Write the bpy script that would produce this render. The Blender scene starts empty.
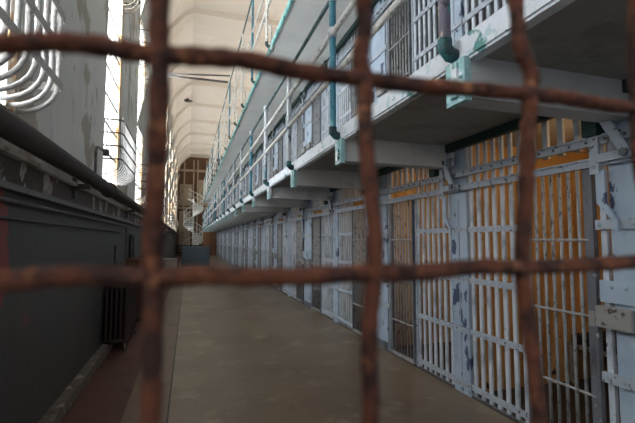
import bpy, bmesh, math, random
from mathutils import Vector, Matrix
random.seed(7)
S = bpy.context.scene
C = S.collection
PI = math.pi

# ------------------------------------------------------------------ camera, world, lights, exposure
cam_d = bpy.data.cameras.new('camera')
cam = bpy.data.objects.new('camera', cam_d); C.objects.link(cam)
cam.location = (0, 0, 1.5)
cam_d.sensor_width = 36; cam_d.lens = 23.24
cam_d.clip_start = 0.01; cam_d.clip_end = 300
cam.rotation_euler = Vector((0.2998, 0.95148, 0.06934)).to_track_quat('-Z', 'Y').to_euler()
cam_d.dof.use_dof = True; cam_d.dof.focus_distance = 6.0; cam_d.dof.aperture_fstop = 7.5
S.camera = cam
S.view_settings.view_transform = 'Standard'; S.view_settings.look = 'None'
S.view_settings.gamma = 1; S.view_settings.use_curve_mapping = False
S.view_settings.exposure = 1.0

W = bpy.data.worlds.new('world'); S.world = W; W.use_nodes = True
bg = W.node_tree.nodes['Background']
bg.inputs[0].default_value = (0.78, 0.88, 1.0, 1); bg.inputs[1].default_value = 0.3

WINDOW_L = 340.0
CEIL_FILL_W = 850.0
BULB_W = 2.4

def area(name, loc, rot, sx, sy, power, col):
    d = bpy.data.lights.new(name, 'AREA'); d.shape = 'RECTANGLE'; d.size = sx; d.size_y = sy
    d.energy = power; d.color = col
    o = bpy.data.objects.new(name, d); C.objects.link(o); o.location = loc; o.rotation_euler = rot
    return o

# left wall windows: (y0, y1)
WINS = [(-1.6, -0.3), (1.75, 3.1), (5.9, 7.2), (9.3, 10.6), (12.9, 14.2), (16.5, 17.8), (20.1, 21.4),
        (23.7, 25.0), (27.3, 28.6), (30.9, 32.2), (34.5, 35.8), (38.1, 39.4)]
WZ0, WZ1 = 2.28, 8.3
for i, (a, b) in enumerate(WINS):
    area('window_daylight', (-1.95, (a+b)/2, (WZ0+WZ1)/2), (0, -PI/2, 0), 6.6, 1.9,
         WINDOW_L*(1.0 if i == 0 else 1.2 if i == 1 else 1.1), (0.93, 0.96, 1.0))
# added unseen fill lamp above the block, brightens ceiling and upper left wall
area('ceiling_fill_light', (8.6, 20, 7.2), (0, math.radians(100), 0), 3.6, 46, CEIL_FILL_W, (1.0, 0.94, 0.86))

# ------------------------------------------------------------------ materials
def srgb(c):
    return tuple((x/12.92 if x <= 0.04045 else ((x+0.055)/1.055)**2.4) for x in c)
def rgb(r, g, b): return srgb((r/255, g/255, b/255)) + (1,)

def mat(name, base, patches=(), rough=0.6, metal=0.0, bump=0.0, bscale=20, streak=None):
    """base colour broken by noise-shaped patches: (colour, scale, threshold, softness, zstretch)"""
    m = bpy.data.materials.new(name); m.use_nodes = True
    nt = m.node_tree; N = nt.nodes; L = nt.links
    bs = N['Principled BSDF']; bs.inputs['Roughness'].default_value = rough
    bs.inputs['Metallic'].default_value = metal
    geo = N.new('ShaderNodeNewGeometry')
    cur = None
    col0 = N.new('ShaderNodeRGB'); col0.outputs[0].default_value = base; cur = col0.outputs[0]
    for (c, sc, th, so, zs) in patches:
        mp = N.new('ShaderNodeMapping'); mp.inputs['Scale'].default_value = (1, 1, zs)
        L.new(geo.outputs['Position'], mp.inputs['Vector'])
        nz = N.new('ShaderNodeTexNoise'); nz.inputs['Scale'].default_value = sc
        nz.inputs['Detail'].default_value = 6; nz.inputs['Roughness'].default_value = 0.6
        L.new(mp.outputs[0], nz.inputs['Vector'])
        mr = N.new('ShaderNodeMapRange'); mr.inputs['From Min'].default_value = th
        mr.inputs['From Max'].default_value = th+so
        L.new(nz.outputs['Fac'], mr.inputs['Value'])
        mx = N.new('ShaderNodeMix'); mx.data_type = 'RGBA'
        L.new(mr.outputs[0], mx.inputs['Factor']); L.new(cur, mx.inputs['A']); mx.inputs['B'].default_value = c
        cur = mx.outputs['Result']
    L.new(cur, bs.inputs['Base Color'])
    if bump:
        nz = N.new('ShaderNodeTexNoise'); nz.inputs['Scale'].default_value = bscale; nz.inputs['Detail'].default_value = 5
        L.new(geo.outputs['Position'], nz.inputs['Vector'])
        bp = N.new('ShaderNodeBump'); bp.inputs['Strength'].default_value = bump; bp.inputs['Distance'].default_value = 0.02
        L.new(nz.outputs['Fac'], bp.inputs['Height']); L.new(bp.outputs[0], bs.inputs['Normal'])
    return m

M = {}
M['floor'] = mat('concrete_floor', rgb(120, 104, 84), [(rgb(94, 81, 66), .9, .42, .25, 1), (rgb(148, 134, 114), 2.2, .55, .16, 1), (rgb(92, 80, 66), 7, .60, .12, 1), (rgb(60, 50, 44), 16, .70, .04, 1)], .36, bump=.15, bscale=60)
M['floor_dark'] = mat('worn_floor_strip', rgb(112, 96, 80), [(rgb(84, 70, 58), 2, .5, .2, 1)], .5)
M['floor_red'] = mat('oxide_red_floor', rgb(92, 58, 50), [(rgb(62, 42, 38), 3, .5, .2, 1), (rgb(120, 104, 92), 14, .66, .06, 1)], .6)
M['curb'] = mat('chipped_curb', rgb(100, 92, 84), [(rgb(160, 150, 140), 9, .55, .08, 1), (rgb(50, 46, 44), 5, .58, .1, 1)], .8)
M['wall_up'] = mat('grey_wall_paint', rgb(204, 204, 200), [(rgb(178, 176, 172), 1.2, .5, .2, .5), (rgb(164, 156, 144), 1.1, .55, .03, .8), (rgb(120, 114, 106), 5, .63, .04, .35), (rgb(200, 198, 192), 2.2, .6, .08, .5)], .75, bump=.3, bscale=12)
M['wall_low'] = mat('dark_wall_paint', rgb(74, 73, 72), [(rgb(56, 56, 56), 1.1, .5, .2, .4), (rgb(120, 62, 56), 1.6, .70, .02, .6)], .55, bump=.25, bscale=14)
M['peel'] = mat('peeling_band', rgb(72, 56, 50), [(rgb(176, 166, 160), 3.5, .55, .02, .6), (rgb(110, 66, 54), 7, .62, .05, .6)], .7, bump=.4)
M['pipe_dark'] = mat('dark_iron_pipe', rgb(66, 60, 57), [(rgb(92, 84, 78), 9, .62, .1, 1)], .5)
M['conduit'] = mat('grey_conduit', rgb(96, 92, 90), [(rgb(60, 52, 48), 12, .55, .1, 1)], .5)
M['ceil'] = mat('cream_ceiling', rgb(212, 202, 190), [(rgb(196, 184, 168), .5, .5, .25, 1), (rgb(220, 214, 206), 1.2, .6, .15, 1)], .8)
M['deck'] = mat('deck_concrete', rgb(150, 148, 144), [(rgb(120, 116, 110), 2.5, .5, .2, 1), (rgb(96, 90, 84), 11, .68, .04, 1)], .8, bump=.3, bscale=18)
M['deck_white'] = mat('pale_deck_paint', rgb(230, 230, 226), [(rgb(212, 212, 210), .9, .5, .25, 1)], .75)
M['beam'] = mat('painted_beam', rgb(190, 192, 192), [(rgb(166, 168, 170), 3, .5, .2, 1), (rgb(80, 70, 64), 16, .70, .03, 1)], .7)
M['lip'] = mat('white_paint_teal_patches', rgb(216, 220, 226), [(rgb(86, 140, 136), 7, .60, .03, 1.2), (rgb(176, 200, 204), 13, .56, .05, 1), (rgb(60, 56, 56), 22, .70, .03, 1)], .6, bump=.3, bscale=40)
M['teal'] = mat('teal_paint', rgb(40, 96, 100), [(rgb(22, 52, 54), 6, .46, .06, 1), (rgb(196, 206, 206), 14, .64, .04, .7)], .5)
M['plate_teal'] = mat('pale_teal_end_plate', rgb(150, 190, 192), [(rgb(222, 226, 228), 8, .54, .03, .6), (rgb(44, 100, 98), 10, .62, .03, 1)], .6)
M['teal_light'] = mat('pale_teal_paint', rgb(120, 178, 176), [(rgb(60, 120, 118), 5, .55, .06, 1), (rgb(206, 214, 210), 9, .56, .05, 1)], .6)
M['post_paint'] = mat('flaking_post_paint', rgb(196, 200, 204), [(rgb(62, 122, 138), 1.5, .53, .04, .5), (rgb(92, 84, 96), 11, .58, .04, .8), (rgb(206, 190, 160), 8, .66, .03, .8)], .55, bump=.3, bscale=60)
M['rail_white'] = mat('thick_white_rail_paint', rgb(222, 220, 214), [(rgb(180, 176, 168), 14, .55, .08, 1), (rgb(96, 84, 74), 30, .72, .03, 1)], .6, bump=.6, bscale=70)
M['rail_teal'] = mat('dark_teal_rail_paint', rgb(86, 110, 112), [(rgb(50, 72, 74), 5, .5, .1, 1), (rgb(160, 172, 172), 20, .66, .05, 1)], .5)
M['bar'] = mat('pale_blue_bar_paint', rgb(200, 207, 216), [(rgb(152, 160, 170), 5, .5, .15, .6), (rgb(72, 62, 58), 34, .66, .03, .7)], .5)
M['bar_thin'] = mat('grey_steel_bar_paint', rgb(160, 162, 164), [(rgb(104, 100, 98), 24, .55, .08, .5), (rgb(58, 48, 42), 45, .62, .04, .5)], .5)
M['strap'] = mat('strap_paint', rgb(172, 180, 190), [(rgb(84, 78, 78), 26, .60, .04, 1)], .5)
M['plate'] = mat('light_blue_plate_paint', rgb(172, 188, 204), [(rgb(146, 162, 182), 2, .5, .2, 1), (rgb(66, 80, 108), 5.5, .60, .02, .7), (rgb(60, 54, 56), 40, .70, .03, 1)], .5)
M['jamb'] = mat('dark_grey_jamb_paint', rgb(108, 110, 116), [(rgb(74, 74, 80), 7, .5, .15, .4), (rgb(168, 170, 172), 22, .66, .03, .6)], .5)
M['track'] = mat('track_paint', rgb(170, 178, 188), [(rgb(96, 92, 92), 18, .58, .05, 1)], .5)
M['green_dark'] = mat('dark_green_angle', rgb(20, 52, 48), [(rgb(60, 64, 62), 16, .66, .05, 1)], .6)
M['rivet'] = mat('rivet_steel', rgb(96, 98, 104), [], .4, .3)
M['lockbox'] = mat('beige_grey_lock_paint', rgb(150, 148, 144), [(rgb(70, 60, 56), 22, .58, .05, 1)], .6, bump=.4)
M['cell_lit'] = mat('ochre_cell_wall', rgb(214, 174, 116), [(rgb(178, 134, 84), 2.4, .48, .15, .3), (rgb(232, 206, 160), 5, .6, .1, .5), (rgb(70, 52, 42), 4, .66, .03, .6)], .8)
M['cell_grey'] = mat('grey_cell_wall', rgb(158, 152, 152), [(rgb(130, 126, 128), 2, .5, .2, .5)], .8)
M['cell_floor'] = mat('cell_floor', rgb(60, 54, 48), [], .7)
M['block'] = mat('cell_block_paint', rgb(196, 194, 190), [(rgb(160, 156, 150), 2, .55, .15, 1)], .8)
M['cage'] = mat('pale_cage_paint', rgb(172, 170, 168), [(rgb(150, 146, 142), 12, .58, .06, 1), (rgb(110, 72, 48), 26, .70, .03, 1)], .5, bump=.4, bscale=60)
M['cage_rust'] = mat('rusty_cage_paint', rgb(176, 166, 152), [(rgb(116, 92, 70), 12, .52, .06, 1)], .6)
M['frame'] = mat('peeling_window_frame', rgb(184, 180, 172), [(rgb(196, 132, 72), 6, .62, .04, .6), (rgb(120, 104, 88), 14, .62, .05, 1)], .7)
M['peeled_wood'] = mat('peeled_window_wood', rgb(206, 170, 130), [(rgb(214, 206, 194), 5, .5, .04, .5), (rgb(170, 108, 60), 9, .6, .05, .6)], .8)
M['post_flaky'] = mat('purple_grey_flaking_paint', rgb(104, 98, 112), [(rgb(190, 172, 146), 9, .52, .03, .6), (rgb(58, 120, 130), 11, .60, .03, .8), (rgb(60, 52, 56), 16, .62, .03, 1)], .6, bump=.4, bscale=60)
M['post_teal'] = mat('blue_teal_post_paint', rgb(62, 128, 146), [(rgb(120, 172, 184), 9, .56, .08, .5), (rgb(36, 84, 96), 12, .6, .05, 1)], .5)
M['rust'] = mat('rusty_wire', rgb(104, 57, 36), [(rgb(58, 32, 24), 55, .48, .1, 1), (rgb(166, 108, 72), 90, .6, .1, 1), (rgb(60, 30, 24), 30, .62, .1, 1)], .85, bump=.35, bscale=160)
M['brown'] = mat('brown_end_wall', rgb(104, 76, 54), [(rgb(78, 56, 40), .8, .5, .2, .4)], .8)
M['brown_pale'] = mat('cream_panel', rgb(160, 144, 122), [(rgb(128, 112, 94), 1.5, .55, .15, 1)], .7)
M['wood'] = mat('varnished_wood', rgb(150, 108, 76), [(rgb(120, 82, 56), 3, .5, .15, .15)], .5)
M['cabinet_brown'] = mat('brown_board', rgb(96, 56, 34), [(rgb(74, 42, 28), 3, .5, .15, .3)], .5)
M['radiator'] = mat('dark_red_brown_radiator', rgb(54, 36, 34), [(rgb(84, 60, 54), 16, .66, .06, 1)], .5)
M['desk'] = mat('blue_grey_counter', rgb(94, 112, 126), [], .5)
M['white_box'] = mat('off_white_box', rgb(206, 196, 184), [], .5)
M['dusty_pane'] = mat('dusty_wired_pane', rgb(168, 168, 164), [(rgb(140, 138, 132), 5, .5, .15, 1)], .4)
M['black'] = mat('black_enamel', rgb(26, 26, 28), [], .5)
M['mattress'] = mat('dark_blanket', rgb(34, 32, 34), [], .9)

gm = bpy.data.materials.new('dusty_glass'); gm.use_nodes = True
nt = gm.node_tree; N = nt.nodes; N.remove(N['Principled BSDF'])
tr = N.new('ShaderNodeBsdfTransparent'); tr.inputs[0].default_value = (.92, .93, .93, 1)
df = N.new('ShaderNodeBsdfTranslucent'); df.inputs[0].default_value = (.8, .8, .78, 1)
mxs = N.new('ShaderNodeMixShader'); mxs.inputs[0].default_value = .25
nt.links.new(tr.outputs[0], mxs.inputs[1]); nt.links.new(df.outputs[0], mxs.inputs[2])
nt.links.new(mxs.outputs[0], N['Material Output'].inputs[0]); M['glass'] = gm

em = bpy.data.materials.new('lit_bulb'); em.use_nodes = True
b_ = em.node_tree.nodes['Principled BSDF']
b_.inputs['Emission Color'].default_value = (1, .6, .25, 1); b_.inputs['Emission Strength'].default_value = 4
M['bulb'] = em

# ------------------------------------------------------------------ mesh helpers
class MB:
    def __init__(s): s.bm = bmesh.new()
    def box(s, x0, x1, y0, y1, z0, z1):
        v = [s.bm.verts.new(p) for p in ((x0,y0,z0),(x1,y0,z0),(x1,y1,z0),(x0,y1,z0),(x0,y0,z1),(x1,y0,z1),(x1,y1,z1),(x0,y1,z1))]
        for f in ((0,3,2,1),(4,5,6,7),(0,1,5,4),(1,2,6,5),(2,3,7,6),(3,0,4,7)): s.bm.faces.new([v[i] for i in f])
        return s
    def prism(s, pts, axis, a, b):
        """polygon pts (two coords) extruded along axis from a to b"""
        def mk(p, t): return {'x': (t, p[0], p[1]), 'y': (p[0], t, p[1]), 'z': (p[0], p[1], t)}[axis]
        A = [s.bm.verts.new(mk(p, a)) for p in pts]; B = [s.bm.verts.new(mk(p, b)) for p in pts]
        n = len(pts); s.bm.faces.new(A); s.bm.faces.new(B[::-1])
        for i in range(n): s.bm.faces.new((A[i], B[i], B[(i+1) % n], A[(i+1) % n]))
        return s
    def tube(s, pts, r, n=8, rs=None, cap=True):
        pts = [Vector(p) for p in pts]; rings = []
        d0 = (pts[1]-pts[0]).normalized()
        up = Vector((0,0,1)) if abs(d0.z) < .9 else Vector((1,0,0))
        u = d0.cross(up).normalized()
        for i, p in enumerate(pts):
            if i == 0: d = pts[1]-p
            elif i == len(pts)-1: d = p-pts[i-1]
            else: d = (pts[i+1]-p).normalized()+(p-pts[i-1]).normalized()
            d.normalize()
            u = (u-d*u.dot(d)).normalized(); w = d.cross(u)
            rr = rs[i] if rs else r
            rings.append([s.bm.verts.new(p+(u*math.cos(2*PI*k/n)+w*math.sin(2*PI*k/n))*rr) for k in range(n)])
        for a, b in zip(rings, rings[1:]):
            for k in range(n): s.bm.faces.new((a[k], a[(k+1) % n], b[(k+1) % n], b[k]))
        if cap: s.bm.faces.new(rings[0][::-1]); s.bm.faces.new(rings[-1])
        return s
    def cyl(s, p0, p1, r, n=12): return s.tube([p0, p1], r, n)
    def ball(s, c, r, sx=1, n=8):
        bmesh.ops.create_uvsphere(s.bm, u_segments=n, v_segments=max(4, n//2), radius=r,
            matrix=Matrix.Translation(c) @ Matrix.Diagonal((sx, 1, 1, 1)))
        return s
    def build(s, name, m, parent=None, smooth=False, loc=None):
        me = bpy.data.meshes.new(name); bmesh.ops.recalc_face_normals(s.bm, faces=s.bm.faces)
        s.bm.to_mesh(me); s.bm.free()
        o = bpy.data.objects.new(name, me); C.objects.link(o)
        for mm in (m if isinstance(m, (list, tuple)) else [m]): me.materials.append(mm)
        if smooth:
            for p in me.polygons: p.use_smooth = True
        if parent: o.parent = parent
        if loc: o.location = loc
        return o

def tag(o, label=None, cat=None, group=None, kind=None):
    if label: o['label'] = label
    if cat: o['category'] = cat
    if group: o['group'] = group
    if kind: o['kind'] = kind
    return o
def thing(name, loc, label, cat, group=None):
    o = bpy.data.objects.new(name, None); C.objects.link(o); o.location = loc; o.empty_display_size = .1
    return tag(o, label, cat, group)
def struct(o): return tag(o, kind='structure')
def dup(o, parent=None, top=True):
    c = o.copy(); C.objects.link(c)
    if parent: c.parent = parent
    for ch in list(o.children): dup(ch, c, False)
    return c
def bevel(o, w=.004, seg=2):
    b = o.modifiers.new('bevel', 'BEVEL'); b.width = w; b.segments = seg; b.limit_method = 'ANGLE'; return o
ORD = ['nearest', 'second', 'third', 'fourth', 'fifth', 'sixth', 'seventh', 'eighth', 'ninth', 'tenth', 'eleventh', 'twelfth',
       'thirteenth', 'fourteenth', 'fifteenth', 'sixteenth', 'seventeenth', 'eighteenth', 'nineteenth', 'twentieth',
       'twenty-first', 'twenty-second', 'twenty-third', 'twenty-fourth']

# ------------------------------------------------------------------ dimensions
XW = -1.08            # left wall face
XF = 2.63             # cell front plane
XD = 1.39             # gallery edge
P = 1.82; Y0 = 1.70   # partition pitch; even partitions carry lock plates, odd carry plain plates
NP = 22; YEND = 40.2
HC = 9.9
T2 = 2.60             # second tier floor above the first
def PY(k): return Y0+P*k

# ------------------------------------------------------------------ structure
struct(MB().box(-0.13, 5.4, -2.5, 44, -.2, 0).build('floor', M['floor']))
struct(MB().box(-0.50, -0.13, -2.5, 44, -.2, -.002).build('floor_worn_strip', M['floor_dark'])).name = 'floor'
struct(MB().box(XW-.4, -0.50, -2.5, 44, -.2, -.004).build('floor', M['floor_red']))
m = MB(); m.box(-.142, -.126, -2.5, 44, -.01, .003); struct(m.build('trim_1', M['black']))

# left wall: pieces round the windows; upper colour above z=2.0
zsplit = 2.02
m = MB().box(XW-.42, XW, -2.5, 44, 0, 1.84); struct(m.build('wall_left', M['wall_low']))
nt_ = M['wall_low'].node_tree; N_l = nt_.nodes; bs_ = N_l['Principled BSDF']
old = bs_.inputs['Base Color'].links[0].from_socket
g_ = N_l.new('ShaderNodeNewGeometry'); vm = N_l.new('ShaderNodeVectorMath'); vm.operation = 'SUBTRACT'; vm.inputs[1].default_value = (XW, 2.86, 1.42)
v2 = N_l.new('ShaderNodeVectorMath'); v2.operation = 'MULTIPLY'; v2.inputs[1].default_value = (1, 3.2, 1.3)
ln = N_l.new('ShaderNodeVectorMath'); ln.operation = 'LENGTH'; nz_ = N_l.new('ShaderNodeTexNoise'); nz_.inputs['Scale'].default_value = 7; nz_.inputs['Detail'].default_value = 5
ad = N_l.new('ShaderNodeMath'); ad.operation = 'ADD'; mr_ = N_l.new('ShaderNodeMapRange')
mr_.inputs['From Min'].default_value = 1.16; mr_.inputs['From Max'].default_value = 1.12
mx_ = N_l.new('ShaderNodeMix'); mx_.data_type = 'RGBA'; mx_.inputs['B'].default_value = rgb(140, 62, 56)
K = nt_.links
K.new(g_.outputs['Position'], vm.inputs[0]); K.new(vm.outputs[0], v2.inputs[0]); K.new(v2.outputs[0], ln.inputs[0])
K.new(g_.outputs['Position'], nz_.inputs['Vector']); K.new(ln.outputs['Value'], ad.inputs[0]); K.new(nz_.outputs['Fac'], ad.inputs[1])
K.new(ad.outputs[0], mr_.inputs['Value']); K.new(mr_.outputs[0], mx_.inputs['Factor']); K.new(old, mx_.inputs['A']); K.new(mx_.outputs['Result'], bs_.inputs['Base Color'])
m = MB().box(XW-.42, XW, -2.5, 44, 1.84, zsplit); struct(m.build('wall_left', M['peel']))
m = MB().box(XW-.42, XW, -2.5, 44, zsplit, WZ0)
m.box(XW-.42, XW, -2.5, 44, WZ1, HC)
ys = -2.5
for a, b in WINS:
    m.box(XW-.42, XW, ys, a, WZ0, WZ1); ys = b
m.box(XW-.42, XW, ys, 44, WZ0, WZ1)
# shallow pilasters between the windows
struct(m.build('wall_left', M['wall_up']))
m = MB()
for y in (3.75, 7.9, 11.4, 15.0, 18.6, 22.2, 25.8, 29.4, 33):
    m.box(XW, XW+.025, y, y+.5, 2.05, HC-.2)
struct(m.build('trim_2', M['wall_up']))
m = MB().box(XW, XW+.07, -2.5, 44, 1.80, 1.84); struct(m.build('trim_3', M['conduit']))
m = MB().box(XW, XW+.05, -2.5, 44, 2.02, 2.05); struct(m.build('trim_4', M['wall_up']))
m = MB().box(XW, XW+.10, -2.5, 44, -.01, .10); struct(bevel(m.build('baseboard_left', M['curb']), .01))

# ceiling with transverse beams and haunches on the left wall
m = MB().box(XW-.42, 9, -2.5, 44, HC, HC+.2)
for y in [0.6+3.6*k for k in range(13)]:
    m.prism([(XW, HC), (XW, HC-1.75), (XW+.06, HC-1.75), (XW+.30, HC-1.0), (XW+.86, HC-.34), (XW+1.1, HC-.2), (9, HC-.2), (9, HC)], 'y', y, y+.9)
m.prism([(XW, HC), (XW, HC-1.6), (XW+.25, HC-.85), (XW+.75, HC-.25), (XW+1.1, HC)], 'y', -2.5, 43)
struct(m.build('ceiling', M['ceil']))
# far wall
struct(MB().box(XW-.42, 9, 43.2, 43.6, 0, HC).build('wall_far', M['brown']))
m = MB()
for x in (-.55, .35, .75, 1.6, 2.3): m.box(x, x+.14, 43.0, 43.2, 0, HC-.3)
m.box(XW, 9, 42.95, 43.2, 8.4, 8.62); m.box(XW, 9, 42.95, 43.2, 4.6, 4.8)
struct(m.build('trim_5', M['brown_pale']))
m = MB(); m.box(-.9, .3, 43.1, 43.22, 4.95, 7.1); m.box(-.9, .2, 43.1, 43.22, .3, 4.4); m.box(.9, 2.0, 43.1, 43.22, 5, 7.6)
struct(m.build('trim_6', M['brown_pale']))
struct(MB().box(8.9, 9.1, -2.5, 44, 5, HC).build('wall_right', M['block']))

# cell block masonry
def shell(z0, name_mat, z1=None):
    m = MB()
    for k in range(-1, NP):
        y = PY(k); m.box(XF+.05, 4.6, y-.07, y+.07, z0, z0+2.48)
    m.box(4.6, 4.75, PY(-1), PY(NP-1)+.07, z0, z0+2.48)
    return m
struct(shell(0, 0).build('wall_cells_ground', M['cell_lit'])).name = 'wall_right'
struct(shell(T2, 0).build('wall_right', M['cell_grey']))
struct(MB().box(XF, 4.75, PY(-1)-2, YEND+.3, 2.48, 2.60).build('wall_right', M['block']))
struct(MB().box(XF, 4.75, PY(-1)-2, YEND+.3, T2+2.48, 5.20).build('wall_right', M['block']))
struct(MB().box(XF, 4.75, PY(-1)-2, YEND+.3, 5.20, 7.7).build('wall_right', M['block']))
struct(MB().box(XF, 4.75, PY(-1)-2, PY(-1), 0, 2.48).build('wall_right', M['block']))
struct(MB().box(4.75, 8.9, -2.5, 44, 5.0, 5.2).build('wall_right', M['block']))
struct(MB().box(XF-.02, 4.75, PY(-1)-2, YEND+.3, 0, .012).build('floor', M['cell_floor']))
# wooden end partition under the gallery
t = thing('wooden_partition', (1.95, 40.8, 0), 'brown varnished wooden partition closing the corridor end under the gallery', 'partition')
m = MB()
for k in range(7): m.box(-.75+k*.28, -.75+k*.28+.265, -.02, .02, 0, 2.45)
m.build('board_panel', M['wood'], t)
MB().box(-.78, 1.24, -.05, .05, 2.42, 2.48).build('top_rail', M['wood'], t)

# ------------------------------------------------------------------ windows
def window(i, a, b):
    fr = MB(); X = XW-.05
    w = .045
    fr.box(X-.03, X+.03, a, a+w, WZ0, WZ1); fr.box(X-.03, X+.03, b-w, b, WZ0, WZ1)
    fr.box(X-.03, X+.03, a+w, b-w, WZ0, WZ0+w); fr.box(X-.03, X+.03, a+w, b-w, WZ1-w, WZ1)
    o = struct(fr.build('window_%d' % (i+1), M['frame']))
    mu = MB()
    nz = 15; hz = (WZ1-WZ0-2*w)/nz
    for k in range(1, nz):
        z = WZ0+w+hz*k; mu.box(X-.02, X+.02, a+w, b-w, z-.022, z+.022)
    for k in (1, 2):
        y = a+w+(b-a-2*w)*k/3; mu.box(X-.012, X+.012, y-.012, y+.012, WZ0+w, WZ1-w)
    mu.build('muntin', M['frame'], o)
    MB().box(X-.003, X+.003, a+w, b-w, WZ0+w, WZ1-w).build('pane', M['glass'], o)
    # inward-tilted hopper sash
    for zc in ((3.95, 6.3) if i != 2 else (6.9,)):
        h = MB(); L = 1.15; ang = math.radians(12)
        dx, dz = L*math.sin(ang), L*math.cos(ang)
        for (q0, q1) in (((a+.06), (a+.09)), ((b-.09), (b-.06))):
            h.prism([(X+.03, zc), (X+.06, zc), (X+.06+dx, zc+dz), (X+.03+dx, zc+dz)], 'y', q0, q1)
        h.prism([(X+.03, zc), (X+.06, zc), (X+.07, zc+.035), (X+.04, zc+.035)], 'y', a+.06, b-.06)
        h.prism([(X+.03+dx-.014, zc+dz-.035), (X+.06+dx-.014, zc+dz-.035), (X+.06+dx, zc+dz), (X+.03+dx, zc+dz)], 'y', a+.06, b-.06)
        hs = h.build('hopper_sash', M['frame'], o)
        MB().prism([(X+.04, zc), (X+.05, zc), (X+.05+dx, zc+dz), (X+.04+dx, zc+dz)], 'y', a+.09, b-.09).build('hopper_pane', M['dusty_pane'], hs)
    MB().box(X-.02, X+.045, b-w-.13, b-w, WZ0+w, WZ1-w).build('casing', M['peeled_wood'], o)
    if i == 1: MB().box(X-.02, X+.045, a+.62, a+.80, WZ0+w, WZ1-w).build('mullion', M['peeled_wood'], o)
    sl = MB().box(XW-.08, XW+.04, a-.03, b+.03, WZ0-.05, WZ0); sl.build('window_sill', M['wall_up'], o)
for i, (a, b) in enumerate(WINS): window(i, a, b)

def cage(a, b, z0, z1, m_, label, group=None, r=.014, n=11, bands=3, rod=False):
    t = thing('window_cage', (XW, a, z0), label, 'window cage', group)
    Ly = b-a; D = .22; H = z1-z0
    one = None
    for k in range(n):
        y = .02+(Ly-.04)*k/(n-1)
        pts = [(D, 0, H), (D, 0, .20)]
        for q in range(1, 7):
            an = q/6*PI/2; pts.append((D*math.cos(an), 0, .20-.20*math.sin(an)))
        if one is None:
            one = MB().tube(pts, r, 8).build('cage_bar', m_, t, True); one.location = (0, y, 0)
        else:
            c = one.copy(); C.objects.link(c); c.parent = t; c.location = (0, y, 0)
    for q in range(bands):
        z = .20+(H-.24)*q/(bands-1)
        if rod:
            pts = [(0, -.02, z), (D-.05, -.02, z), (D-.01, 0, z), (D+.008, .04, z), (D+.008, Ly-.04, z), (D-.01, Ly, z), (D-.05, Ly+.02, z), (0, Ly+.02, z)]
            MB().tube(pts, .011, 8).build('cage_rod', M['conduit'], t, True); continue
        mb = MB()
        mb.box(D+r, D+r+.006, -.02, Ly+.02, z-.028, z+.028)
        mb.box(0, D+r, -.026, -.02, z-.028, z+.028); mb.box(0, D+r, Ly+.02, Ly+.026, z-.028, z+.028)
        mb.build('cage_band', m_, t)
    return t
wl = ['thick pale curved-pipe cage on the nearest left window, top left of view', 'curved wire cage low on the second left window, above the dark pipe',
      'rusty curved wire cage on the third left window, above the dark pipe']
for i, (a, b) in enumerate(WINS[1:]):
    if i == 0:
        cage(a-.05, b+.02, 2.34, 3.06, M['cage'], wl[0], r=.016, n=11)
        cage(a-.05, b+.02, 3.14, 3.9, M['cage'], 'upper pale pipe cage stacked over the nearest cage on the left wall', r=.016, n=11)
    else:
        cage(a-.03, b+.03, 2.36, 3.12, M['cage'] if i == 1 else M['cage_rust'],
             wl[i] if i < 3 else 'low curved cage on the %s window along the left wall' % ORD[i], None, r=.008, n=11 if i < 3 else 9, rod=True, bands=4)
        if i < 8:
            cage(a-.03, b+.03, 5.25, 6.05, M['cage_rust'], 'high curved cage on the %s window along the left wall' % ORD[i], None, r=.008, n=11 if i < 3 else 9, rod=True)

# ------------------------------------------------------------------ left wall services
t = thing('service_pipe', (XW+.13, 0, 2.12), 'large dark iron pipe running the length of the left wall below the windows', 'pipe')
MB().cyl((0, -2.4, 0), (0, 42, 0), .075, 20).build('pipe_run', M['pipe_dark'], t, True)
br0 = None
for k in range(12):
    y = .9+3.6*k
    m = MB(); m.box(-.13, -.10, y-.03, y+.03, -.22, .02); m.box(-.13, .02, y-.03, y+.03, -.12, -.075)
    m.build('pipe_bracket', M['pipe_dark'], t)
for k, y in enumerate((5.6, 11.2)):
    MB().tube([(0, y-.04, 0), (0, y+.04, 0)], .095, 20).build('pipe_collar', M['pipe_dark'], t, True)
m = MB().tube([(XW+.03, -2.4, 1.74), (XW+.03, 7.9, 1.74), (XW+.03, 8.0, 1.70), (XW+.03, 8.02, 1.60), (XW+.03, 8.02, .9)], .014, 8)
tag(m.build('electrical_conduit', M['conduit'], smooth=True), 'thin grey conduit under the peeling band, turning down beyond the radiator', 'conduit')
m = MB().tube([(XW+.03, -2.4, 1.63), (XW+.03, 7.2, 1.63)], .012, 8)
tag(m.build('electrical_conduit', M['black'], smooth=True), 'lower thin black cable run along the dark left wall', 'cable')
t = thing('valve', (XW+.06, 5.15, 2.56), 'thin dark riser with a round valve beside the second window', 'valve')
MB().tube([(0, 0, -.36), (0, 0, -.05), (0, .03, 0), (0, .12, .02), (.02, .42, .02)], .014, 8).build('riser', M['conduit'], t, True)
MB().cyl((.0, .42, .02), (.06, .42, .02), .045, 14).build('valve_wheel', M['conduit'], t, True)
t = thing('wall_conduit', (XW+.02, 5.45, 1.02), 'short black vertical conduit with a handle above the radiator', 'conduit')
MB().cyl((.02, 1.35, -.25), (.02, 1.35, .40), .012, 8).build('rod', M['black'], t)
t2 = thing('switch_box', (XW+.02, 8.6, 1.25), 'narrow black switch box on the left wall beyond the radiator', 'switch box')
m = MB(); m.box(0, .03, 0, .03, -.35, .35); m.box(0, .03, .35, .38, -.35, .35); m.box(0, .03, .03, .35, .32, .35); m.box(0, .03, .03, .35, -.35, -.32)
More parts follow.
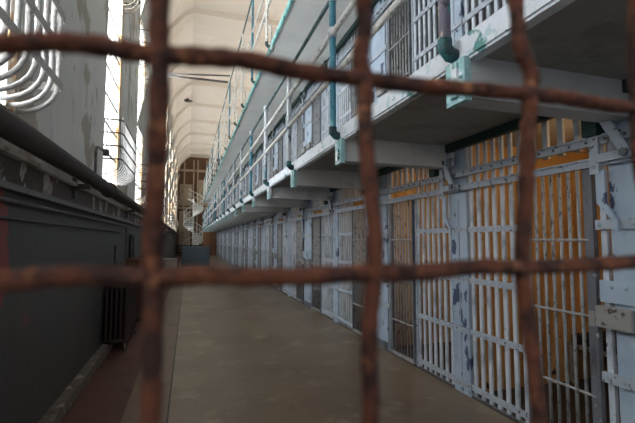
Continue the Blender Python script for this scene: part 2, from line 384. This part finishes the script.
m.build('box_frame', M['black'], t2); MB().box(0, .01, .03, .35, -.32, .32).build('cover', M['conduit'], t2)

# radiator: cast iron sections
t = thing('radiator', (XW+.15, 6.2, 0), 'dark brown cast iron column radiator against the left wall', 'radiator')
sec = None
for k in range(18):
    if sec is None:
        m = MB()
        for c in range(5):
            x = -.10+c*.06
            m.tube([(x, 0, .10), (x, 0, .16), (x, 0, .84), (x, 0, .90)], .02, 8, rs=[.012, .021, .021, .012])
        m.tube([(-.12, 0, .14), (.16, 0, .14)], .028, 8); m.tube([(-.12, 0, .86), (.16, 0, .86)], .028, 8)
        sec = m.build('radiator_section', M['radiator'], t, True)
    else:
        c = sec.copy(); C.objects.link(c); c.parent = t; c.location = (0, .065*k, 0)
for y in (0, .065*17):
    for x in (-.09, .13):
        MB().tube([(x, y, .12), (x*1.1, y, .03), (x*1.25, y, 0)], .018, 8).build('leg', M['conduit'], t, True)
t = thing('wooden_locker', (XW+.16, 8.3, 0), 'plain brown wooden locker behind the radiator on the left', 'locker')
bevel(MB().box(-.15, .19, 0, .9, .08, 1.15).build('body', M['cabinet_brown'], t), .01)
MB().box(-.14, .17, .02, .88, 0, .08).build('plinth', M['black'], t)
MB().box(.05, .175, -.012, 0, .12, 1.1).build('door', M['cabinet_brown'], t)
MB().box(.07, .09, -.03, -.012, .6, .72).build('handle', M['conduit'], t)

# ------------------------------------------------------------------ galleries (decks)
def gallery(z, tier, m_slab, lab):
    thin = tier == 3; bz = -.17 if thin else -.34
    t = thing('gallery_walkway', (XD, 0, z), lab, 'walkway')
    MB().box(.012, XF-XD-.002, -1.2, YEND, -.12, -.02).build('slab', m_slab, t)
    m = MB(); m.box(-.012, .012, -1.2, YEND, -.135, -.015 if not thin else -.06); m.box(.0, .06 if not thin else .02, -1.2, YEND, -.150, -.135)
    m.build('edge_channel', M['teal_light'] if thin else M['lip'], t)
    m = MB(); m.box(XF-XD-.11, XF-XD-.06, -1.2, YEND, -.20, -.12)
    m.build('rear_angle', M['green_dark'], t)
    beam = endp = hang = None
    for k in range(-1, NP):
        y = PY(k)+.08
        if beam is None:
            m = MB(); 
            if thin: m.prism([(-.25, -.12), (0, bz), (.12, bz), (.37, -.12)], 'x', .06, XF-XD-.12)
            else: m.box(.02, XF-XD-.05, 0, .12, bz, -.12); m.box(.02, XF-XD-.05, -.015, .135, -.352, -.335)
            beam = m.build('support_beam', m_slab if thin else M['beam'], t); beam.location = (0, y, 0)
            m = MB(); m.box(-.03, .012, -.02, .14, bz-.03, -.135); m.box(-.045, .012, .03, .09, bz, -.15)
            for zz in (() if thin else (-.30, -.24)): m.ball((-.035, .005, zz), .012)
            endp = m.build('end_plate', M['teal_light'] if thin else M['plate_teal'], t); endp.location = (0, y, 0)
            m = MB(); m.box(XF-XD-.14, XF-XD-.04, .06, .16, -.42, -.12); hang = m.build('hanger_bracket', M['green_dark'], t)
            hang.location = (0, y+.1, 0)
        else:
            for s_, yy in ((beam, y), (endp, y), (hang, y+.1)):
                c = s_.copy(); C.objects.link(c); c.parent = t; c.location = (0, yy, 0)
    return t
gallery(T2, 2, M['deck'], 'lower gallery walkway with white and teal flaking edge over the ground tier cells')
gallery(T2*2-.02, 3, M['deck_white'], 'upper gallery walkway with pale underside above the second tier of cells')

def railing(z, lab, rails, posts_top, thick):
    t = thing('gallery_railing', (XD-.075, 0, z), lab, 'railing')
    p0 = None; f0 = None
    for k in range(0, NP):
        y = PY(k)+.16
        if thick: pm = M['post_flaky'] if k == 0 else M['post_teal'] if k in (1, 4, 8, 11, 15) else M['post_paint']
        else: pm = M['post_teal'] if k % 3 == 1 else M['rail_white']
        pts = [(.055, 0, -.09), (.02, 0, -.085), (.003, 0, -.06), (0, 0, -.02), (0, 0, posts_top-.1), (0, 0, posts_top)]
        o = MB().tube(pts, .033 if thick else .026, 12).build('post', pm, t, True, loc=(0, y, 0))
        if pm.name.startswith('purple'): o['label'] = 'flaking purple-grey and cream post'
        elif pm.name.startswith('blue_teal'): o['label'] = 'blue-teal painted post'
        if f0 is None:
            m = MB()
            m.tube([(.066, 0, -.095), (.03, 0, -.09), (.0, 0, -.06), (0, 0, -.01)], .040 if thick else .032, 12)
            f0 = m.build('elbow', M['teal'], t, True); f0.location = (0, y, 0)
        else:
            c = f0.copy(); C.objects.link(c); c.parent = t; c.location = (0, y, 0)
    if not thick:
        br = None
        for k in range(0, NP):
            y = PY(k)+.16
            if br is None:
                br = MB().tube([(-.0, .30, .50), (.08, .12, .38), (.10, .08, .30), (.10, .05, -.04)], .022, 8).build('brace', M['rail_white'], t, True); br.location = (0, y, 0)
            else:
                c = br.copy(); C.objects.link(c); c.parent = t; c.location = (0, y, 0)
    coll = None
    for zr, r, m_ in rails:
        MB().tube([(0, PY(0)+.16-(0 if zr < 1.2 else 3), zr), (0, YEND-.3, zr)], r, 10).build('rail', m_, t, True)
        if thick:
            for k in range(0, NP):
                if coll is None:
                    coll = MB().tube([(0, 0, -.05), (0, 0, .05)], .042, 12).build('collar', M['post_paint'], t, True)
                    coll.location = (0, PY(k)+.16, zr); continue
                c = coll.copy(); C.objects.link(c); c.parent = t; c.location = (0, PY(k)+.16, zr)
    return t
railing(T2, 'lower gallery pipe railing with thick white rails and teal elbow footed posts',
        [(.49, .028, M['rail_white']), (.93, .028, M['rail_white']), (1.30, .021, M['rail_teal'])], 1.32, True)
railing(T2*2-.02, 'upper gallery pipe railing seen against the cream ceiling',
        [(.62, .026, M['rail_white']), (1.08, .022, M['rail_white']), (1.95, .02, M['rail_teal'])], 1.97, False)

# ------------------------------------------------------------------ cell fronts
# template pieces modelled in local Y measured from the plain plate partition C; sgn mirrors
def make_grille(z, sgn):
    """fixed barred panel beside a plain plate: local y runs away from the plate"""
    t = thing('barred_cell_panel', (XF, 0, z), '-', 'barred panel')
    W0, W1 = .13, .84; n = 7
    y0 = sorted((sgn*W0, sgn*W1)); one = None
    for k in range(n):
        y = sgn*(W0+.045+(W1-W0-.09)*k/(n-1))
        if one is None:
            one = MB().prism([(-.009, -.021), (.009, -.021), (.013, -.012), (.013, .012), (.009, .021), (-.009, .021), (-.013, .012), (-.013, -.012)], 'z', .03, 2.455).build('bar', M['bar'], t)
            one.location = (0, y, 0)
        else:
            c = one.copy(); C.objects.link(c); c.parent = t; c.location = (0, y, 0)
    MB().box(-.02, .02, *sorted((sgn*(W1-.018), sgn*(W1+.018))), .0, 2.0).build('end_stile', M['strap'], t)
    st = None
    for zz in (.10, .62, 1.11, 1.60):
        if st is None:
            m = MB(); m.box(-.026, -.013, y0[0], y0[1], -.027, .027)
            for k in range(n): m.ball((-.026, sgn*(W0+.045+(W1-W0-.09)*k/(n-1)), 0), .011, .7, 6)
            st = m.build('riveted_strap', M['strap'], t); st.location = (0, 0, zz)
        else:
            c = st.copy(); C.objects.link(c); c.parent = t; c.location = (0, 0, zz)
    MB().box(-.015, .015, y0[0], y0[1], 0, .03).build('sill', M['jamb'], t)
    return t
def make_door(z, sgn):
    t = thing('sliding_cell_door', (XF-.03, 0, z), '-', 'cell door')
    W0, W1 = .865, 1.395; n = 7; one = None
    for k in range(n):
        y = sgn*(W0+.035+(W1-W0-.05)*k/(n-.5))
        if one is None:
            one = MB().tube([(0, 0, .05), (0, 0, 1.99)], .0125, 8).build('bar', M['bar_thin'], t, True); one.location = (0, y, 0)
        else:
            c = one.copy(); C.objects.link(c); c.parent = t; c.location = (0, y, 0)
    rod = None
    for zz in (.47, .99, 1.50):
        if rod is None:
            m = MB(); m.tube([(-.014, sgn*W0, 0), (-.014, sgn*(W1+.03), 0)], .009, 8)
            for k in range(n): m.ball((-.012, sgn*(W0+.035+(W1-W0-.05)*k/(n-.5)), 0), .016, 1, 6)
            rod = m.build('cross_rod', M['bar_thin'], t); rod.location = (0, 0, zz)
        else:
            c = rod.copy(); C.objects.link(c); c.parent = t; c.location = (0, 0, zz)
    MB().box(-.02, .02, *sorted((sgn*(W1), sgn*(W1+.065))), .03, 1.99).build('lock_stile', M['jamb'], t)
    MB().box(-.02, .02, *sorted((sgn*(W0-.005), sgn*(W0+.02))), .03, 1.99).build('rear_stile', M['jamb'], t)
    MB().box(-.02, .02, *sorted((sgn*W0, sgn*(W1+.065))), .03, .07).build('bottom_rail', M['bar_thin'], t)
    MB().box(-.028, -.005, *sorted((sgn*(W1+.01), sgn*(W1+.055))), .93, 1.03).build('catch', M['lockbox'], t)
    return t
def make_transom(z, sgn):
    t = thing('door_transom_grille', (XF, 0, z), '-', 'transom grille')
    one = None
    for k in range(5):
        y = sgn*(.93+.135*k)
        if one is None:
            one = MB().box(-.012, .012, -.024, .024, 2.12, 2.455).build('bar', M['bar'], t); one.location = (0, y, 0)
        else:
            c = one.copy(); C.objects.link(c); c.parent = t; c.location = (0, y, 0)
    MB().box(-.012, .012, *sorted((sgn*.86, sgn*1.56)), 2.455, 2.48).build('head_bar', M['strap'], t)
    return t
def make_plate(z):
    t = thing('partition_plate', (XF, 0, z), '-', 'steel plate')
    bevel(MB().box(-.025, .02, -.125, .125, .0, 2.455).build('face_plate', M['plate'], t), .004)
    MB().box(-.032, -.025, -.006, .006, .0, 1.9).build('seam_strip', M['strap'], t)
    for zz in (.10, .62, 1.11, 1.60):
        m = MB(); m.box(-.042, -.026, -.14, .14, -.027, .027)
        for y in (-.1, -.05, .05, .1): m.ball((-.042, y, 0), .011, .7, 6)
        m.build('riveted_strap', M['strap'], t, loc=(0, 0, zz))
    return t
def make_lockplate(z):
    t = thing('lock_plate', (XF, 0, z), '-', 'lock plate')
    bevel(MB().box(-.03, .02, -.255, .255, .0, 2.455).build('face_plate', M['plate'], t), .004)
    for s in (-1, 1):
        MB().box(-.02, .01, *sorted((s*.29, s*.33)), .0, 2.455).build('flat_bar', M['bar'], t)
        m = MB(); m.box(-.055, -.03, *sorted((s*.02, s*.33)), 1.10, 1.24)
        for yy in (.08, .16, .25): m.ball((-.055, s*yy, 1.20), .015, .7, 8)
        m.build('lock_strap', M['plate'], t)
        b = MB().box(-.105, -.055, *sorted((s*.10, s*.335)), .94, 1.08).build('lock_box', M['lockbox'], t); bevel(b, .012)
        m = MB()
        for yy, zz in ((.15, 1.05), (.28, .97)): m.ball((-.105, s*yy, zz), .013, .7, 8)
        m.build('bolt', M['rivet'], b)
    for zz in (.62, 1.60):
        m = MB(); m.box(-.052, -.03, -.345, .345, -.032, .032)
        for y in (-.31, -.2, -.1, .1, .2, .31): m.ball((-.052, y, 0), .014, .7, 8)
        m.build('riveted_strap', M['strap'], t, loc=(0, 0, zz))
    MB().box(-.04, -.03, -.25, .25, .0, .12).build('kick_plate', M['jamb'], t)
    return t
def make_lever(z):
    """door operating linkage bolted across the two track bars"""
    t = thing('door_lever_linkage', (XF-.08, 0, z), '-', 'lever linkage')
    m = MB(); m.box(-.025, 0, .02, .085, 1.93, 2.30)
    for zz in (1.98, 2.12, 2.26): m.ball((-.026, .052, zz), .014, .7, 8)
    bevel(m.build('vertical_strap', M['strap'], t), .006)
    # slanted link in the front plane
    a = Vector((0, -.03, 2.29)); b = Vector((0, -.17, 2.03))
    d = (b-a).normalized(); nrm = Vector((0, -d.z, d.y))*.03
    pts = [a+nrm-d*.03, b+nrm+d*.03, b-nrm+d*.03, a-nrm-d*.03]
    m = MB(); m.prism([(p.y, p.z) for p in pts], 'x', -.055, -.035); bevel(m.build('slanted_link', M['strap'], t), .006)
    m = MB(); m.box(-.035, -.012, -.22, .03, 2.00, 2.055); m.build('horizontal_arm', M['strap'], t)
    m = MB(); m.box(-.03, -.01, -.06, .03, 2.26, 2.32); m.build('upper_arm', M['strap'], t)
    for p in ((-.062, -.03, 2.29), (-.062, -.17, 2.03)):
        MB().cyl((p[0]-.012, p[1], p[2]), (-.03, p[1], p[2]), .026, 12).build('pivot_bolt', M['rivet'], t)
    MB().cyl((-.01, -.07, 2.02), (-.01, -.07, 2.24), .02, 10).build('spindle', M['bar_thin'], t, True)
    # hanging bar with a tapered foot
    m = MB(); m.box(-.02, 0, -.01, .05, 1.74, 1.95)
    m.prism([(.05, 1.74), (-.01, 1.74), (-.075, 1.62), (-.05, 1.62)], 'x', -.02, 0)
    m.box(-.02, 0, -.078, -.052, 1.55, 1.63)
    m.build('drop_bar', M['plate'], t)
    m = MB(); m.box(-.02, 0, -.16, .02, 2.33, 2.38); m.box(-.01, .0, -.14, -.10, 2.26, 2.34); m.build('top_bracket', M['strap'], t)
    return t

def fronts(z, tier):
    tn = 'ground tier' if tier == 1 else 'second tier'
    G = {s: make_grille(z, s) for s in (-1, 1)}; D = {s: make_door(z, s) for s in (-1, 1)}; T = {s: make_transom(z, s) for s in (-1, 1)}
    PL = make_plate(z); LK = make_lockplate(z); LV = make_lever(z)
    used = set()
    def put(o, y, lab, grp):
        c = o if o.name not in used else dup(o)
        used.add(o.name); c.location.y = y; c['label'] = lab; c['group'] = grp; return c
    kk = 0
    for k in range(0, NP):
        y = PY(k)
        if k % 2:   # plain plate partition, panels and doors either side
            put(PL, y, 'light blue plate between fixed bar panels, %s on the %s' % (ORD[k//2], tn), 'plain plates on the '+tn)
            for s in (-1, 1):
                if y+s*1.5 > YEND: continue
                o_ = ORD[kk]; kk += 1
                if tier == 1 and kk == 1: lb = ('wide flat-barred panel right of the light blue plate, nearest on the ground tier', 'thin-barred sliding cell door beside the lock box, nearest on the right',
                                                'wide bars above the nearest sliding door, just left of the lever')
                elif tier == 1 and kk == 2: lb = ('flat-barred panel just left of the nearest light blue plate, ground tier', 'second sliding door on the ground tier, behind the middle rusty wire',
                                                  'wide bars above the second ground tier door')
                else: lb = ('fixed flat-barred panel, %s along the %s' % (o_, tn), 'thin-barred sliding door, %s along the %s' % (o_, tn), 'short bars above the door, %s along the %s' % (o_, tn))
                put(G[s], y, lb[0], 'barred panels on the '+tn); put(D[s], y, lb[1], 'sliding doors on the '+tn); put(T[s], y, lb[2], 'transom grilles on the '+tn)
        else:
            put(LK, y, 'light blue lock plate with lock boxes, %s on the %s' % (ORD[k//2], tn), 'lock plates on the '+tn)
        c = put(LV, y+(.24 if k % 2 == 0 else .12), 'steel lever linkage on the door track, %s on the %s' % (ORD[k], tn), 'lever linkages on the '+tn)
    # the track bars
    t = thing('door_track', (XF-.05, 0, z), 'pair of long riveted track bars above the doors of the '+tn, 'door track')
    for z0, z1 in ((1.985, 2.035), (2.125, 2.18)):
        m = MB(); m.box(-.03, .0, PY(0)-.4, YEND, z0, z1); m.box(-.045, -.03, PY(0)-.4, YEND, z1-.008, z1+.006)
        m.build('track_bar', M['track'], t)
    rv = None; y = PY(0)+.1; q = 0
    while y < 12.5:
        if rv is None: rv = MB().ball((0, 0, 0), .012, .7, 6).build('rivet', M['rivet'], t); c = rv
        else: c = rv.copy(); C.objects.link(c); c.parent = t
        c.location = (-.03, y, 2.155); y += .13
fronts(0, 1)
fronts(T2, 2)

# ------------------------------------------------------------------ inside the ground tier cells
bulb = None; cot = None
for k in range(0, NP-1):
    y = PY(k)+P/2
    ld = bpy.data.lights.new('cell_lamp', 'POINT'); ld.energy = BULB_W*(1.5 if k < 2 else .62 if k < 6 else .4); ld.color = (1, .72, .42) if k < 3 else (1, .78, .55); ld.shadow_soft_size = .05
    lo = bpy.data.objects.new('cell_lamp', ld); C.objects.link(lo); lo.location = (3.3, PY(k)+.42, 2.3)
    if bulb is None:
        bulb = thing('cell_ceiling_lamp', (3.3, PY(k)+.42, 2.48), '-', 'lamp'); MB().cyl((0, 0, -.05), (0, 0, 0), .05, 14).build('base', M['block'], bulb)
        MB().ball((0, 0, -.08), .03, 1, 12).build('bulb', M['bulb'], bulb, True); b2 = bulb
        cot = thing('cell_bunk', (4.2, y, 0), '-', 'bunk')
        MB().box(-.35, .35, -.8, .8, .38, .42).build('frame', M['bar_thin'], cot)
        bevel(MB().box(-.34, .34, -.79, .79, .42, .52).build('mattress', M['mattress'], cot), .03)
        for sx in (-.33, .33):
            for sy in (-.78, .78): MB().box(sx-.015, sx+.015, sy-.015, sy+.015, .012, .38).build('leg', M['bar_thin'], cot)
        c2 = cot
    else:
        b2 = dup(bulb); b2.location = (3.3, PY(k)+.42, 2.48)
        c2 = dup(cot); c2.location = (4.2, y, 0)
    b2['label'] = 'bare warm ceiling lamp inside the %s ground tier cell' % ORD[k]; b2['group'] = 'cell ceiling lamps'
    c2['label'] = 'bunk with dark blanket at the back of the %s ground tier cell' % ORD[k]; c2['group'] = 'cell bunks'

# ------------------------------------------------------------------ far end of the corridor
t = thing('service_counter', (.45, 24.0, 0), 'blue-grey boxy counter standing in the corridor far away', 'counter')
bevel(MB().box(-.76, .74, 0, .7, .0, 1.08).build('body', M['desk'], t), .02)
MB().box(-.80, .78, -.03, .73, 1.08, 1.13).build('top', M['desk'], t)
t = thing('storage_box', (-.66, 17.0, 0), 'off-white box on the floor by the left wall, short of the blue-grey counter', 'box')
bevel(MB().box(-.26, .24, 0, .4, 0, .72).build('body', M['white_box'], t), .015)
MB().box(-.28, .26, -.02, .42, .72, .78).build('lid', M['white_box'], t)
t = thing('bench', (.15, 30, 0), 'dark bench with slatted back behind the counter at the far end', 'bench')
m = MB(); m.box(-1, 1, 0, .45, .42, .47); m.build('seat', M['black'], t)
m = MB()
for z in (.6, .75, .9, 1.05): m.box(-1, 1, .42, .46, z, z+.09)
m.build('backrest', M['black'], t)
for sx in (-.95, .91):
    for sy in (.02, .4): MB().box(sx, sx+.04, sy, sy+.04, 0, .42 if sy < .1 else 1.15).build('leg', M['black'], t)

# spiral staircase
t = thing('spiral_staircase', (.42, 38, 0), 'white steel spiral staircase at the far end of the corridor', 'staircase')
MB().cyl((0, 0, 0), (0, 0, 5.2), .06, 12).build('centre_pole', M['rail_white'], t, True)
step = None
N_ = 30; R_ = .82
for k in range(N_):
    an = k*2*PI/16+PI
    if step is None:
        m = MB(); m.prism([(.05, -.04), (R_, -.16), (R_, .16), (.05, .04)], 'z', 0, .03); m.prism([(.05, -.04), (R_, -.16), (R_-.01, -.15), (.06, -.03)], 'z', -.1, 0)
        step = m.build('tread', M['rail_white'], t); c = step
    else:
        c = step.copy(); C.objects.link(c); c.parent = t
    c.location = (0, 0, .17*(k+1)); c.rotation_euler.z = an
for dz, r in ((.95, .022), (.5, .014), (0, .03)):
    pts = [(R_*math.cos(q/3*2*PI/16+PI), R_*math.sin(q/3*2*PI/16+PI), .17*(q/3+1)+dz) for q in range(3*N_)]
    MB().tube(pts, r, 6).build('handrail', M['rail_white'], t, True)
bal = None
for k in range(N_):
    an = k*2*PI/16+PI
    if bal is None: bal = MB().cyl((0, 0, 0), (0, 0, .95), .012, 6).build('baluster', M['rail_white'], t); c = bal
    else: c = bal.copy(); C.objects.link(c); c.parent = t
    c.location = (R_*math.cos(an), R_*math.sin(an), .17*(k+1))

# cross pipe and pendant lamp under the ceiling
t = thing('cross_bar', (0, 17, 8.05), 'dark double bar spanning the corridor high under the ceiling', 'bar')
MB().cyl((XW, 0, 0), (1.45, 0, 0), .045, 10).build('upper_bar', M['conduit'], t, True)
MB().cyl((XW, -.1, .02), (1.45, -.9, -.08), .03, 10).build('lower_bar', M['conduit'], t, True)
t = thing('pendant_lamp', (-.18, 24.6, HC), 'small dark pendant lamp hanging from the cream ceiling', 'lamp')
MB().cyl((0, 0, 0), (0, 0, -.22), .025, 8).build('stem', M['black'], t)
MB().tube([(0, 0, -.18), (0, 0, -.24), (0, 0, -.30)], .1, 16, rs=[.05, .12, .28]).build('shade', M['black'], t, True)

# ------------------------------------------------------------------ the rusty wire screen in front
D_ = .15; R = .0035
V1 = [(-.0103, 1.66), (-.0107, 1.6163), (-.0112, 1.5767), (-.0105, 1.56), (-.0108, 1.53), (-.0116, 1.50), (-.0113, 1.4875), (-.0109, 1.465), (-.0106, 1.44), (-.0108, 1.39)]
V2 = [(0.0670, 1.66), (0.0679, 1.5993), (0.0687, 1.5887), (0.0668, 1.5756), (0.069, 1.5662), (0.0684, 1.5486), (0.069, 1.5241), (0.0701, 1.502), (0.0695, 1.4873), (0.0681, 1.4725), (0.0679, 1.4571), (0.0691, 1.4418), (0.0698, 1.4293), (.069, 1.39)]
V3 = [(.147, 1.66), (0.1465, 1.6136), (0.1456, 1.5914), (0.1483, 1.5827), (0.1506, 1.5754), (0.1492, 1.5668), (0.1478, 1.551), (0.148, 1.5276), (0.1482, 1.5046), (0.1475, 1.4887), (0.1479, 1.473), (0.1484, 1.4464), (0.1482, 1.4192), (.148, 1.39)]
V4 = [(.222, 1.66), (0.2222, 1.6274), (0.2235, 1.6054), (0.2265, 1.5705), (0.2245, 1.5411), (0.2240, 1.4889), (0.2231, 1.4108), (.223, 1.39)]
V0 = [(-.089, 1.66), (-.0885, 1.60), (-.090, 1.565), (-.089, 1.53), (-.0885, 1.4875), (-.090, 1.44), (-.089, 1.39)]
H1 = [(-.12, 1.562), (-.089, 1.5612), (-0.0632, 1.5617), (-0.058, 1.5621), (-0.0443, 1.5642), (-0.0297, 1.5643), (-0.014, 1.5633), (0.0028, 1.5648), (0.0208, 1.5665), (0.0401, 1.5659), (0.0676, 1.5669), (0.0932, 1.5665), (0.1133, 1.5666), (0.1486, 1.5668), (0.1704, 1.5681), (0.1963, 1.5688), (0.2245, 1.5701), (.26, 1.571)]
H2 = [(-.12, 1.4866), (-.089, 1.487), (-0.0597, 1.487), (-0.0546, 1.4872), (-0.0413, 1.4883), (-0.0271, 1.4883), (-0.011, 1.4869), (0.0043, 1.4875), (0.0217, 1.4866), (0.0404, 1.4865), (0.0691, 1.4873), (0.0916, 1.4868), (0.1214, 1.4883), (0.1474, 1.4873), (0.1912, 1.4884), (0.2183, 1.4894), (.26, 1.489)]
H3 = [(x, 1.645+.001*math.sin(x*60)) for x in [-.12+.02*i for i in range(20)]]
H0 = [(x, 1.408+.001*math.sin(x*50)) for x in [-.12+.02*i for i in range(20)]]
t = thing('wire_screen', (0, D_, 1.5), 'rusty brown woven wire screen close in front of the corridor', 'wire screen')
VX = [-.089, -.0108, .069, .1485, .2235]; HZ = [1.408, 1.4875, 1.5665, 1.645]
def smooth(pts, per=6):
    P_ = [Vector(p) for p in pts]; out = []
    for i in range(len(P_)-1):
        a = P_[max(i-1, 0)]; b = P_[i]; c = P_[i+1]; d = P_[min(i+2, len(P_)-1)]
        for q in range(per):
            s = q/per
            out.append(.5*((2*b)+(c-a)*s+(2*a-5*b+4*c-d)*s*s+(3*b-a-3*c+d)*s**3))
    out.append(P_[-1]); return out
def weave(v, grid, ph):
    # over-under offset between successive crossings
    g = grid
    for i in range(len(g)-1):
        if g[i] <= v <= g[i+1]:
            s = (v-g[i])/(g[i+1]-g[i]); return math.cos(PI*(s+i+ph))
    return math.cos(PI*((0 if v < g[0] else len(g)-1)+ph))
for i, pl in enumerate((V0, V1, V2, V3, V4)):
    q = smooth(pl); pts = [(p.x, R*.9*weave(p.y, HZ, i), p.y-1.5) for p in q]
    rs = [R*(1+.05*math.sin(j*1.9+i)+.06*random.uniform(-1, 1)) for j in range(len(pts))]
    MB().tube(pts, R, 14, rs=rs).build('vertical_wire', M['rust'], t, True)
for i, pl in enumerate((H0, H1, H2, H3)):
    q = smooth(pl); pts = [(p.x, -R*.9*weave(p.x, VX, i), p.y-1.5) for p in q]
    rs = [R*(1+.05*math.sin(j*1.7+i)+.06*random.uniform(-1, 1)) for j in range(len(pts))]
    MB().tube(pts, R, 14, rs=rs).build('horizontal_wire', M['rust'], t, True)
